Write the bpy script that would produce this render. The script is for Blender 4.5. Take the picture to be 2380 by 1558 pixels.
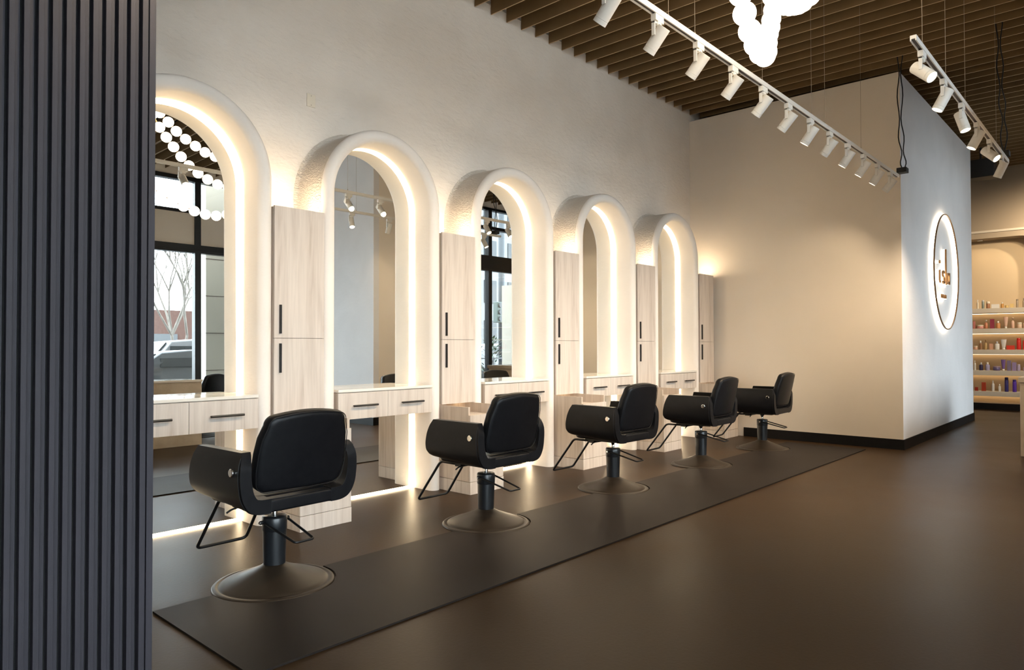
import bpy, bmesh, math, random
from mathutils import Vector, Matrix
random.seed(7)
PI = math.pi
S = bpy.context.scene
for o in list(bpy.data.objects): bpy.data.objects.remove(o)
C = S.collection
# ---------------------------------------------------------------- camera
H_CAM, YAW, PIT, ROL, F_PX = 1.2, 0.7389, 0.0169, -0.0018, 1619.4557
fw = Vector((math.cos(PIT)*math.cos(YAW), math.cos(PIT)*math.sin(YAW), math.sin(PIT)))
rt = Vector((math.sin(YAW), -math.cos(YAW), 0)); up = rt.cross(fw)
rt2 = rt*math.cos(ROL)+up*math.sin(ROL); up2 = -rt*math.sin(ROL)+up*math.cos(ROL)
cd = bpy.data.cameras.new('camera'); cam = bpy.data.objects.new('camera', cd); C.objects.link(cam)
M = Matrix((rt2, up2, -fw)).transposed().to_4x4(); M.translation = Vector((0, 0, H_CAM))
cam.matrix_world = M
cd.sensor_width = 36; cd.sensor_fit = 'HORIZONTAL'; cd.lens = 36*F_PX/2380; cd.clip_start = 0.05; cd.clip_end = 300
S.camera = cam
# ---------------------------------------------------------------- world, exposure
S.view_settings.view_transform = 'Standard'; S.view_settings.look = 'None'
S.view_settings.gamma = 1; S.view_settings.use_curve_mapping = False
S.view_settings.exposure = 0.0
W = bpy.data.worlds.new('world'); S.world = W; W.use_nodes = True
wn = W.node_tree.nodes; wn['Background'].inputs[0].default_value = (0.84, 0.92, 1.0, 1); wn['Background'].inputs[1].default_value = 15.0
# strengths of the lamps (used by the builders below)
E_STRIP, E_TOP, E_GLOBE, E_LENS, P_SPOT, E_SIGN, E_SHELF = 12.0, 60.0, 7.0, 14.0, 58.0, 7.0, 4.0
WARM = (1.0, 0.77, 0.48); WARM2 = (1.0, 0.72, 0.42)
def portal(name, loc, rot, sx, sy):
    l = bpy.data.lights.new(name, 'AREA'); l.shape = 'RECTANGLE'; l.size = sx; l.size_y = sy
    l.cycles.is_portal = True
    o = bpy.data.objects.new(name, l); C.objects.link(o); o.location = loc; o.rotation_euler = rot
portal('daylight_portal', (2.0, -3.62, 2.3), (-PI/2, 0, 0), 8.9, 4.4)
portal('daylight_portal', (11.1, -1.98, 2.3), (-PI/2, 0, 0), 3.8, 4.4)

# ---------------------------------------------------------------- materials
def nt(name):
    m = bpy.data.materials.new(name); m.use_nodes = True
    return m, m.node_tree.nodes, m.node_tree.links, m.node_tree.nodes['Principled BSDF']
def plain(name, col, rough=0.5, metal=0.0, spec=0.5):
    m, n, l, b = nt(name); b.inputs['Base Color'].default_value = (*col, 1)
    b.inputs['Roughness'].default_value = rough; b.inputs['Metallic'].default_value = metal
    b.inputs['Specular IOR Level'].default_value = spec
    return m
def noisy(name, c1, c2, scale, rough=0.5, bump=0.0, bscale=None, detail=4, stretch=(1,1,1), rvar=0.0, spec=0.5, bdist=0.01, dist=0.0):
    m, n, l, b = nt(name)
    tc = n.new('ShaderNodeTexCoord'); mp = n.new('ShaderNodeMapping'); mp.inputs['Scale'].default_value = stretch
    l.new(tc.outputs['Object'], mp.inputs[0])
    t = n.new('ShaderNodeTexNoise'); t.inputs['Scale'].default_value = scale; t.inputs['Detail'].default_value = detail
    t.inputs['Distortion'].default_value = dist
    l.new(mp.outputs[0], t.inputs['Vector'])
    r = n.new('ShaderNodeValToRGB'); r.color_ramp.elements[0].position = .3; r.color_ramp.elements[1].position = .72
    r.color_ramp.elements[0].color = (*c1, 1); r.color_ramp.elements[1].color = (*c2, 1)
    l.new(t.outputs[0], r.inputs[0]); l.new(r.outputs[0], b.inputs['Base Color'])
    b.inputs['Roughness'].default_value = rough; b.inputs['Specular IOR Level'].default_value = spec
    if rvar:
        mr = n.new('ShaderNodeMapRange'); mr.inputs[3].default_value = rough-rvar; mr.inputs[4].default_value = rough+rvar
        l.new(t.outputs[0], mr.inputs[0]); l.new(mr.outputs[0], b.inputs['Roughness'])
    if bump:
        t2 = n.new('ShaderNodeTexNoise'); t2.inputs['Scale'].default_value = bscale or scale*4; t2.inputs['Detail'].default_value = 5
        l.new(mp.outputs[0], t2.inputs['Vector'])
        bp = n.new('ShaderNodeBump'); bp.inputs['Strength'].default_value = bump; bp.inputs['Distance'].default_value = bdist
        l.new(t2.outputs[0], bp.inputs['Height']); l.new(bp.outputs[0], b.inputs['Normal'])
    return m
def emit(name, col, strength, base=(0.9, 0.9, 0.9)):
    m, n, l, b = nt(name); b.inputs['Base Color'].default_value = (*base, 1)
    b.inputs['Emission Color'].default_value = (*col, 1); b.inputs['Emission Strength'].default_value = strength
    return m
def plaster(name, c1, c2, bump, sc=13, lo=.36, hi=.72, grain=.12):
    m, n, l, b = nt(name)
    tc = n.new('ShaderNodeTexCoord')
    t = n.new('ShaderNodeTexNoise'); t.inputs['Scale'].default_value = 1.6; t.inputs['Detail'].default_value = 6; t.inputs['Distortion'].default_value = .6
    l.new(tc.outputs['Object'], t.inputs['Vector'])
    r = n.new('ShaderNodeValToRGB'); r.color_ramp.elements[0].position = .3; r.color_ramp.elements[1].position = .7
    r.color_ramp.elements[0].color = (*c1, 1); r.color_ramp.elements[1].color = (*c2, 1)
    l.new(t.outputs[0], r.inputs[0]); l.new(r.outputs[0], b.inputs['Base Color'])
    b.inputs['Roughness'].default_value = .75
    # trowel marks: stretched, distorted noise ridges plus fine grain
    mp = n.new('ShaderNodeMapping'); mp.inputs['Rotation'].default_value = (.4, .5, .3); mp.inputs['Scale'].default_value = (1, 1, 2.2)
    l.new(tc.outputs['Object'], mp.inputs[0])
    a = n.new('ShaderNodeTexNoise'); a.inputs['Scale'].default_value = sc; a.inputs['Detail'].default_value = 6; a.inputs['Roughness'].default_value = .58; a.inputs['Distortion'].default_value = .25
    l.new(mp.outputs[0], a.inputs['Vector'])
    rr = n.new('ShaderNodeValToRGB'); rr.color_ramp.elements[0].position = lo; rr.color_ramp.elements[1].position = hi
    l.new(a.outputs[0], rr.inputs[0])
    g = n.new('ShaderNodeTexNoise'); g.inputs['Scale'].default_value = 160; g.inputs['Detail'].default_value = 3
    l.new(tc.outputs['Object'], g.inputs['Vector'])
    ad = n.new('ShaderNodeMath'); ad.operation = 'MULTIPLY_ADD'; ad.inputs[1].default_value = grain
    l.new(g.outputs[0], ad.inputs[0]); l.new(rr.outputs[0], ad.inputs[2])
    bp = n.new('ShaderNodeBump'); bp.inputs['Strength'].default_value = bump; bp.inputs['Distance'].default_value = .006
    l.new(ad.outputs[0], bp.inputs['Height']); l.new(bp.outputs[0], b.inputs['Normal'])
    return m
def wood(name, c1, c2, c3):
    m, n, l, b = nt(name)
    tc = n.new('ShaderNodeTexCoord'); mp = n.new('ShaderNodeMapping'); mp.inputs['Scale'].default_value = (16, 16, 1.1)
    l.new(tc.outputs['Object'], mp.inputs[0])
    t = n.new('ShaderNodeTexNoise'); t.inputs['Scale'].default_value = 1.4; t.inputs['Detail'].default_value = 6; t.inputs['Distortion'].default_value = .5
    l.new(mp.outputs[0], t.inputs['Vector'])
    r = n.new('ShaderNodeValToRGB'); e = r.color_ramp.elements; e[0].position = .28; e[1].position = .62
    e[0].color = (*c1, 1); e[1].color = (*c2, 1); k = e.new(.43); k.color = (*c3, 1)
    l.new(t.outputs[0], r.inputs[0])
    mp2 = n.new('ShaderNodeMapping'); mp2.inputs['Scale'].default_value = (120, 120, 3)
    l.new(tc.outputs['Object'], mp2.inputs[0])
    t2 = n.new('ShaderNodeTexNoise'); t2.inputs['Scale'].default_value = 1.0; t2.inputs['Detail'].default_value = 2
    l.new(mp2.outputs[0], t2.inputs['Vector'])
    mx = n.new('ShaderNodeMixRGB'); mx.blend_type = 'MULTIPLY'; mx.inputs[0].default_value = .22
    l.new(r.outputs[0], mx.inputs[1]); l.new(t2.outputs[0], mx.inputs[2]); l.new(mx.outputs[0], b.inputs['Base Color'])
    b.inputs['Roughness'].default_value = .5
    return m
MT = {}
MT['plaster'] = plaster('warm_grey_plaster', (.70, .630, .555), (.78, .71, .635), .42)
MT['arch_plaster'] = plaster('arch_plaster', (.74, .675, .61), (.79, .725, .66), .10)
MT['arch_rough'] = plaster('rough_arch_side', (.60, .53, .45), (.74, .675, .60), 1.0, 38, .42, .66, .2)
MT['sign_plaster'] = plaster('sign_wall_plaster', (.68, .655, .65), (.74, .715, .71), .10)
MT['beige'] = noisy('beige_wall_covering', (.745, .655, .55), (.785, .695, .59), 1.2, .8, .15, 220)
MT['taupe'] = plain('back_wall_paint_dimmed', (.36, .29, .21), .8)  # wall paint darkened to stand in for dim light at the back
MT['black_base'] = plain('black_baseboard', (.005, .0045, .005), .5, spec=.25)
MT['floor'] = noisy('dark_polished_concrete', (.026, .0135, .0058), (.040, .0225, .0105), 1.3, .38, .05, 60, detail=8, rvar=.06, dist=.4, spec=.12)
MT['mat'] = noisy('dark_rubber_mat', (.012, .0085, .0068), (.018, .0135, .011), 2.2, .50, .06, 300, detail=6, rvar=.05, spec=.12)
MT['baffle'] = noisy('brown_felt_baffle', (.18, .112, .052), (.22, .140, .068), 3, .9, .1, 200, spec=.1)
MT['baffle_lit_edge'] = plain('felt_edge_painted_lit', (.50, .37, .23), .9)  # cut edge coloured paler, standing in for light from below
MT['plenum'] = plain('black_plenum', (.008, .008, .008), .9)
MT['trimgrey'] = plain('grey_trim', (.30, .27, .23), .6)
MT['dark_slat'] = noisy('charcoal_ribbed_wood', (.014, .0115, .0165), (.022, .018, .0255), 2, .65, .25, 40, stretch=(30, 30, .6))
MT['wood'] = wood('pale_maple_laminate', (.46, .37, .30), (.66, .575, .50), (.58, .495, .425))
MT['wood_edge'] = wood('maple_side_grain', (.46, .365, .29), (.62, .52, .43), (.55, .45, .365))
MT['gapdark'] = plain('dark_gap', (.06, .04, .03), .8)
MT['stone_top'] = noisy('cream_quartz', (.70, .645, .57), (.76, .71, .64), 8, .08, spec=.6)
MT['black_metal'] = plain('black_metal', (.010, .010, .011), .38, .3)
MT['chrome'] = plain('chrome', (.85, .84, .82), .12, 1.0)
MT['mirror'] = plain('mirror_silver', (.90, .915, .90), .0, 1.0)
MT['leather'] = noisy('black_leather', (.004, .004, .005), (.0065, .0065, .0075), 30, .40, .12, 350, spec=.20, bdist=.002)
MT['stitch'] = plain('black_piping', (.006, .006, .007), .5, spec=.3)
MT['pump'] = plain('satin_black_pump', (.010, .011, .013), .33)
MT['base'] = plain('matt_black_base', (.020, .0135, .0085), .38, spec=.3)
MT['white_metal'] = plain('white_powder_coat', (.74, .70, .64), .5)
MT['slot'] = plain('track_slot', (.12, .10, .09), .6)
MT['wire'] = plain('thin_steel_wire', (.35, .28, .2), .5, .5)
MT['black_cable'] = plain('black_cable', (.008, .008, .008), .6)
MT['brass'] = plain('brushed_brass', (.42, .27, .12), .35, 1.0)
MT['brass_sign'] = plain('bronze_letters', (.20, .11, .05), .4, .8)
MT['strip'] = emit('warm_light_strip', WARM, E_STRIP)
MT['topstrip'] = emit('warm_up_light', (1.0, .82, .58), E_TOP)
MT['globe'] = emit('opal_glass_globe', (1.0, .84, .62), E_GLOBE)
MT['lens'] = emit('lamp_lens', (1.0, .86, .66), E_LENS)
MT['lens_off'] = plain('lamp_lens_shaded', (.5, .45, .38), .3)
MT['signlight'] = emit('sign_back_light', (1.0, .84, .62), E_SIGN)
MT['shelflight'] = emit('shelf_light', WARM2, E_SHELF)
MT['shelf'] = plain('cream_shelf', (.62, .55, .45), .5)
MT['niche'] = plain('niche_plaster', (.58, .45, .29), .75)
MT['travertine'] = noisy('travertine', (.42, .34, .25), (.56, .47, .37), 6, .5, .3, 30, detail=7)
MT['plate'] = plain('cream_cover_plate', (.74, .66, .54), .5)
MT['frame'] = plain('black_window_frame', (.010, .011, .013), .4)
def glass_pane():
    m, n, l, b = nt('window_glass'); n.remove(b)
    tr = n.new('ShaderNodeBsdfTransparent'); gl = n.new('ShaderNodeBsdfGlossy'); gl.inputs['Roughness'].default_value = .01
    tr.inputs[0].default_value = (.93, .96, .96, 1)
    fr = n.new('ShaderNodeFresnel'); fr.inputs[0].default_value = 1.3; mx = n.new('ShaderNodeMixShader')
    l.new(fr.outputs[0], mx.inputs[0]); l.new(tr.outputs[0], mx.inputs[1]); l.new(gl.outputs[0], mx.inputs[2])
    l.new(mx.outputs[0], n['Material Output'].inputs[0]); return m
MT['glass'] = glass_pane()

# ---------------------------------------------------------------- mesh helpers
def box(bm, x0, x1, y0, y1, z0, z1):
    vs = [bm.verts.new((x, y, z)) for z in (z0, z1) for y in (y0, y1) for x in (x0, x1)]
    for f in ((0,2,3,1),(4,5,7,6),(0,1,5,4),(2,6,7,3),(0,4,6,2),(1,3,7,5)): bm.faces.new([vs[i] for i in f])
def ring(bm, c, u, v, r, n):
    return [bm.verts.new(c+u*(r*math.cos(2*PI*i/n))+v*(r*math.sin(2*PI*i/n))) for i in range(n)]
def bridge(bm, a, b, closed=True):
    n = len(a)
    for i in range(n if closed else n-1): bm.faces.new((a[i], a[(i+1) % n], b[(i+1) % n], b[i]))
def frame_of(d):
    d = d.normalized(); a = Vector((0, 0, 1)) if abs(d.z) < .9 else Vector((1, 0, 0))
    u = d.cross(a).normalized(); return u, d.cross(u).normalized()
def tube(bm, pts, r, n=10, closed=False, cap=True):
    pts = [Vector(p) for p in pts]; N = len(pts); rings = []; u0 = None
    for i, p in enumerate(pts):
        if closed: d = pts[(i+1) % N]-pts[i-1]
        else: d = pts[min(i+1, N-1)]-pts[max(i-1, 0)]
        d.normalize()
        if u0 is None: u, v = frame_of(d)
        else:
            u = (u0-d*u0.dot(d)).normalized(); v = d.cross(u).normalized()
        u0 = u; rr = r[i] if isinstance(r, (list, tuple)) else r
        rings.append(ring(bm, p, u, v, rr, n))
    for i in range(N-1): bridge(bm, rings[i], rings[i+1])
    if closed: bridge(bm, rings[-1], rings[0])
    elif cap: bm.faces.new(rings[0][::-1]); bm.faces.new(rings[-1])
def lathe(bm, prof, c=(0, 0, 0), n=48, d=(0, 0, 1), cap=True):
    c = Vector(c); d = Vector(d).normalized(); u, v = frame_of(d); rs = []
    for r, h in prof: rs.append(ring(bm, c+d*h, u, v, max(r, 1e-4), n))
    for i in range(len(rs)-1): bridge(bm, rs[i], rs[i+1])
    if cap: bm.faces.new(rs[0][::-1]); bm.faces.new(rs[-1])
def fillet(pts, r, n=5):
    pts = [Vector(p) for p in pts]; out = [pts[0]]
    for i in range(1, len(pts)-1):
        a = (pts[i-1]-pts[i]); b = (pts[i+1]-pts[i]); rr = min(r, a.length*.45, b.length*.45)
        p0 = pts[i]+a.normalized()*rr; p1 = pts[i]+b.normalized()*rr
        for k in range(n+1):
            t = k/n; out.append(p0*(1-t)**2+pts[i]*2*t*(1-t)+p1*t*t)
    out.append(pts[-1]); return out
def obj(name, bm, mat, parent=None, smooth=False, bevel=0, segs=3, loc=None, ang=40):
    bmesh.ops.recalc_face_normals(bm, faces=bm.faces)
    me = bpy.data.meshes.new(name); bm.to_mesh(me); bm.free()
    me.materials.append(MT[mat] if isinstance(mat, str) else mat)
    o = bpy.data.objects.new(name, me); C.objects.link(o)
    if parent: o.parent = parent
    if loc: o.location = loc
    if smooth:
        for p in me.polygons: p.use_smooth = True
    if bevel:
        b = o.modifiers.new('bevel', 'BEVEL'); b.width = bevel; b.segments = segs; b.limit_method = 'ANGLE'; b.angle_limit = math.radians(ang)
        for p in me.polygons: p.use_smooth = True
        wnm = o.modifiers.new('wn', 'WEIGHTED_NORMAL'); wnm.keep_sharp = True
    return o
def bxo(name, x0, x1, y0, y1, z0, z1, mat, parent=None, bevel=0):
    bm = bmesh.new(); box(bm, x0, x1, y0, y1, z0, z1); return obj(name, bm, mat, parent, bevel=bevel)
def NB(): return bmesh.new()
def thing(name, label, cat, loc=(0, 0, 0), rz=0, group=None):
    o = bpy.data.objects.new(name, None); C.objects.link(o); o.location = loc; o.rotation_euler = (0, 0, rz)
    o['label'] = label; o['category'] = cat
    if group: o['group'] = group
    o.empty_display_size = .1
    return o
def tag(o, label, cat, group=None):
    o['label'] = label; o['category'] = cat
    if group: o['group'] = group
    return o
def struct(o): o['kind'] = 'structure'; return o
def kids(o): return [c for c in bpy.data.objects if c.parent == o]
def copy_tree(o, parent=None):
    c = o.copy(); C.objects.link(c)
    if parent: c.parent = parent; c.matrix_parent_inverse = o.matrix_parent_inverse.copy()
    for ch in kids(o): copy_tree(ch, c)
    return c

# ---------------------------------------------------------------- key sizes
XF, YW, YR, XR, XB = 9.0, 4.777, 2.09, 13.4, 15.8      # far beige wall, station wall, sign wall, its end, back wall
ZC, PB, XB0 = 4.494, 0.2256, 4.7095                     # baffle underside, spacing, one baffle's place
PITCH, XC0 = 1.5328, 2.4195                             # station spacing, left edge of the first cabinet
ARCH_C = [XC0-.5695+PITCH*k for k in range(5)]
RI, RO, ZS, YN, YM = .465, .568, 2.336, 4.4525, 4.668   # arch radii, spring height, nose centre, mirror plane
ZTOP = 5.3
# ---------------------------------------------------------------- shell
bm = NB(); box(bm, -3.2, XB+.5, -3.6, YW+.2, -.12, 0); struct(obj('floor', bm, 'floor'))
bm = NB(); box(bm, -3.2, XB+.5, YW, YW+.2, 0, ZTOP); struct(obj('wall_left', bm, 'plaster'))
bm = NB(); box(bm, XF, XF+.15, YR+.15, YW, 0, 4.398); box(bm, XF, XF+.004, YR, YR+.15, 0, 4.398); struct(obj('wall_far', bm, 'beige'))
bm = NB(); box(bm, XF+.004, XR, YR, YR+.15, 0, 4.396); struct(obj('wall_right', bm, 'sign_plaster'))
bm = NB(); box(bm, XR-.15, XR, YR+.15, YW, 0, 4.40); struct(obj('wall_passage', bm, 'beige'))
bm = NB(); box(bm, -3.4, -3.2, -3.6, YW+.2, 0, ZTOP); struct(obj('wall_behind', bm, 'beige'))
# ceiling plenum with baffles
ce = NB(); box(ce, -3.4, XB+.5, -3.6, YW+.2, ZTOP, ZTOP+.15); ceil = struct(obj('ceiling', ce, 'plenum'))
bmesh_kw = {}
i0 = int((-1.6-XB0)/PB)
for i in range(i0, 200):
    x = XB0+PB*i
    if x > XB-.1: break
    y0, y1 = (-3.35, YW-.012) if x < XF+.1 else (-1.75, YW-.05)
    b = NB(); box(b, x-.006, x+.006, y0, y1, ZC, ZC+.15)
    bo = struct(obj('baffle', b, 'baffle', ceil)); bo.data.materials.append(MT['baffle_lit_edge'])
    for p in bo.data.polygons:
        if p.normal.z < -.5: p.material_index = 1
b = NB()
for yy in (3.9, 2.7, 1.4, .2, -1.0): box(b, -1.6, XF-.1, yy-.02, yy+.02, ZC+.152, ZC+.19)
for yy in (1.4, .2, -1.0): box(b, XF-.1, XB-.1, yy-.02, yy+.02, ZC+.152, ZC+.19)
struct(obj('baffle_carrier', b, 'plenum', ceil))
b = NB(); box(b, -1.6, XF, YW-.012, YW, ZC+.10, ZC+.125); struct(obj('perimeter_angle', b, 'trimgrey', ceil))
# exposed service duct above the baffles
dct = NB(); tube(dct, [(-1.5, 3.6, 4.95), (8.8, 3.6, 4.95)], .14, 16)
tag(obj('ceiling_duct', dct, 'plenum', smooth=True), 'dark round duct running above the ceiling baffles near the arch wall', 'duct')
# baseboards
struct(bxo('baseboard_far', XF-.012, XF, YR, 4.0, 0, .118, 'black_base'))
struct(bxo('baseboard_right', XF-.012, XR+.012, YR-.012, YR, 0, .118, 'black_base'))
struct(bxo('baseboard_end', XR, XR+.012, YR, YW, 0, .118, 'black_base'))
# core wall block (seen in the mirrors)
BX0, BX1, BY1 = 6.46, 8.25, .58
b = NB(); box(b, BX0, BX0+.1, -3.4, BY1, 0, ZC-.02); struct(obj('wall_core', b, 'sign_plaster'))
b = NB(); box(b, BX0+.1, BX1, BY1-.1, BY1, 0, ZC-.02); box(b, BX1-.1, BX1, -3.4, BY1-.1, 0, ZC-.02); struct(obj('wall_core_side', b, 'beige'))
struct(bxo('baseboard_core', BX0-.012, BX1+.012, -3.4, BY1+.012, 0, .118, 'black_base'))

# ---------------------------------------------------------------- back wall with display niche
NY0, NY1, NZ0, NZ1, ND = 1.40, 2.95, .12, 3.24, .38
bm = NB()
def rr_top(y0, y1, z0, z1, r, n=8):
    p = [(y0, z0), (y1, z0)]
    for k in range(n+1): a = k/n*PI/2; p.append((y1-r+r*math.cos(a), z1-r+r*math.sin(a)))
    for k in range(n+1): a = PI/2+k/n*PI/2; p.append((y0+r+r*math.cos(a), z1-r+r*math.sin(a)))
    return p
hole = rr_top(NY0, NY1, NZ0, NZ1, .32)
# wall face with the opening: fan of quads from the hole to an outer rectangle
def wall_with_hole(bm, x, hole, y0, y1, z0, z1):
    cy = sum(p[0] for p in hole)/len(hole); cz = (min(p[1] for p in hole)+max(p[1] for p in hole))/2
    hv = [bm.verts.new((x, p[0], p[1])) for p in hole]; ov = []
    corners = [(y0, z0), (y1, z0), (y1, z1), (y0, z1)]
    e = [bm.edges.new((hv[i], hv[(i+1) % len(hv)])) for i in range(len(hv))]
    cv = [bm.verts.new((x, a, b)) for a, b in corners]
    e += [bm.edges.new((cv[i], cv[(i+1) % 4])) for i in range(4)]
    bmesh.ops.triangle_fill(bm, edges=e, use_beauty=True)
    return hv
hv = wall_with_hole(bm, XB, hole, -1.8, YW+.2, 0, ZTOP)
back = [bm.verts.new((XB+ND, v.co.y, v.co.z)) for v in hv]
bridge(bm, hv, back)
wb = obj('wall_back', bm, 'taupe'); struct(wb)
b = NB(); box(b, XB+ND, XB+ND+.1, NY0-.2, NY1+.2, 0, NZ1+.3); struct(obj('niche_back', b, 'niche', wb))
struct(bxo('trim_1', XB-.03, XB, -1.6, YW, 3.345, 3.385, 'shelf'))
struct(bxo('baseboard_back', XB-.015, XB, -1.7, YW, 0, .12, 'black_base'))
# recessed lamp in the head of the niche (the added back-wall spots come with the tracks)
nl = thing('niche_downlight', 'small recessed lamp in the head of the product niche', 'lamp', (XB+.16, 2.35, NZ1-.004))
bm = NB(); lathe(bm, [(.045, -.02), (.045, .003), (.03, .003)], n=24); obj('lamp_ring', bm, 'white_metal', nl)
bm = NB(); lathe(bm, [(.03, -.012), (.001, -.012)], n=24, cap=False); obj('lamp_lens', bm, 'lens', nl)
l = bpy.data.lights.new('niche_lamp', 'SPOT'); l.energy = 4; l.color = (1, .74, .46); l.spot_size = math.radians(130); l.spot_blend = 1; l.shadow_soft_size = .04
lo = bpy.data.objects.new('niche_lamp', l); C.objects.link(lo); lo.parent = nl; lo.location = (0, 0, -.03)
SHZ = [1.91, 1.528, 1.13, .735, .342]
for k, z in enumerate(SHZ):
    w = ['topmost', 'second from top', 'middle', 'second from bottom', 'lowest'][k]
    sh = thing('display_shelf', 'cream floating shelf in the lit niche, %s of five' % w, 'shelf', (XB, (NY0+NY1)/2, z), group='shelves of the product niche')
    bm = NB(); hw = (NY1-NY0)/2-.002; box(bm, -.02, ND-.002, -hw, hw, -.09, 0); obj('shelf_board', bm, 'shelf', sh, bevel=.003)
    bm = NB(); box(bm, ND-.06, ND-.03, -hw+.05, hw-.03, -.098, -.0905); obj('light_strip', bm, 'shelflight', sh)

def prod_body(kind, w, h):
    """returns list of (part, lathe profile or box, material slot)"""
    r = w/2
    if kind == 'bottle': return [('bottle_body', [(r*.92, 0), (r, .01), (r, h*.62), (r*.85, h*.70), (r*.4, h*.74)], 0), ('cap', [(r*.42, h*.74), (r*.45, h*.75), (r*.42, h), (r*.2, h)], 1)]
    if kind == 'can': return [('bottle_body', [(r*.95, 0), (r, .008), (r, h*.80), (r*.9, h*.82)], 0), ('cap', [(r*.9, h*.82), (r*.92, h*.83), (r*.9, h*.985), (r*.7, h)], 1)]
    if kind == 'jar': return [('jar_body', [(r*.9, 0), (r, .01), (r, h*.68), (r*.95, h*.7)], 0), ('lid', [(r*.97, h*.7), (r, h*.71), (r, h*.98), (r*.9, h)], 1)]
    if kind == 'tube': return [('tube_body', [(r*.5, h*.16), (r*.62, h*.3), (r*.85, h*.7), (r, h*.98), (r, h)], 0), ('cap', [(r*.5, 0), (r*.52, .01), (r*.5, h*.16)], 1)]
    if kind == 'pump': return [('bottle_body', [(r*.9, 0), (r, .01), (r, h*.6), (r*.5, h*.68), (r*.3, h*.72)], 0), ('pump_head', [(r*.25, h*.72), (r*.25, h*.9), (r*.6, h*.91), (r*.6, h), (r*.3, h)], 1)]
CREAM, WHITE, SILV, GOLD = (.70, .62, .48), (.74, .72, .68), (.5, .5, .52), (.60, .42, .16)
PR = [
 [(205, 45, 215, 'bottle', 'cream', CREAM, WHITE), (330, 55, 200, 'can', 'grey-green', (.20, .23, .20), SILV), (447, 78, 165, 'jar', 'brown', (.36, .17, .09), CREAM), (615, 155, 95, 'box', 'white', WHITE, None), (770, 62, 140, 'bottle', 'amber', (.50, .26, .07), WHITE), (870, 75, 62, 'jar', 'gold', GOLD, GOLD), (985, 72, 92, 'box', 'gold', (.66, .48, .2), None), (1105, 50, 195, 'can', 'taupe', (.33, .26, .18), (.2, .15, .1)), (1245, 42, 215, 'bottle', 'taupe', (.33, .26, .18), (.2, .15, .1))],
 [(115, 45, 180, 'box', 'rose', (.50, .18, .16), None), (250, 150, 88, 'jar', 'pink', (.58, .27, .22), CREAM), (395, 65, 205, 'pump', 'orange', (.52, .20, .10), WHITE), (535, 85, 220, 'box', 'burgundy', (.26, .03, .06), None), (670, 92, 172, 'bottle', 'amber', (.55, .24, .09), WHITE), (845, 92, 262, 'tube', 'peach', (.72, .48, .36), WHITE), (1000, 66, 250, 'pump', 'peach', (.68, .44, .32), (.7, .5, .35)), (1150, 95, 130, 'jar', 'pale peach', (.68, .5, .36), CREAM), (1250, 36, 115, 'can', 'peach', (.66, .42, .3), CREAM)],
 [(145, 80, 88, 'jar', 'peach', (.64, .36, .24), CREAM), (260, 60, 208, 'bottle', 'brown', (.32, .17, .08), WHITE), (380, 60, 232, 'pump', 'gold', (.46, .30, .12), (.4, .25, .1)), (505, 72, 140, 'box', 'apricot', (.62, .34, .22), None), (640, 100, 190, 'bottle', 'white', WHITE, SILV), (790, 118, 235, 'tube', 'white', WHITE, WHITE), (945, 155, 96, 'box', 'red', (.62, .045, .02), None), (1125, 86, 265, 'can', 'red', (.62, .02, .012), (.55, .02, .012)), (1245, 48, 205, 'box', 'red', (.55, .015, .01), None)],
 [(120, 42, 230, 'bottle', 'white', WHITE, WHITE), (265, 84, 185, 'bottle', 'dark navy', (.035, .025, .075), SILV), (415, 92, 190, 'bottle', 'lavender', (.36, .33, .50), WHITE), (625, 150, 100, 'jar', 'purple', (.13, .10, .22), (.3, .22, .3)), (775, 94, 256, 'tube', 'violet', (.20, .12, .36), WHITE), (905, 76, 236, 'box', 'slate purple', (.20, .16, .27), None), (1020, 82, 196, 'box', 'lavender', (.30, .23, .42), None), (1118, 66, 152, 'can', 'pale lavender', (.40, .34, .50), (.5, .42, .5)), (1240, 52, 86, 'jar', 'lilac', (.42, .32, .42), (.5, .4, .45))],
 [(150, 62, 84, 'box', 'dark red', (.30, .02, .008), None), (322, 86, 204, 'box', 'brick red', (.36, .04, .012), None), (535, 60, 252, 'bottle', 'white', WHITE, WHITE), (685, 50, 172, 'bottle', 'slim white', WHITE, WHITE), (842, 80, 332, 'can', 'navy', (.03, .02, .16), (.02, .015, .1)), (1020, 82, 284, 'can', 'bright purple', (.10, .03, .40), (.07, .02, .3))]]
SHN = ['top shelf', 'second shelf down', 'middle shelf', 'fourth shelf down', 'lowest shelf']
pm = {}
def pcol(c, r=.35):
    k = tuple(round(v, 3) for v in c)
    if k not in pm: pm[k] = plain('product_colour', c, r)
    return pm[k]
ORD = ['first', 'second', 'third', 'fourth', 'fifth', 'sixth', 'seventh', 'eighth', 'ninth']
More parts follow.
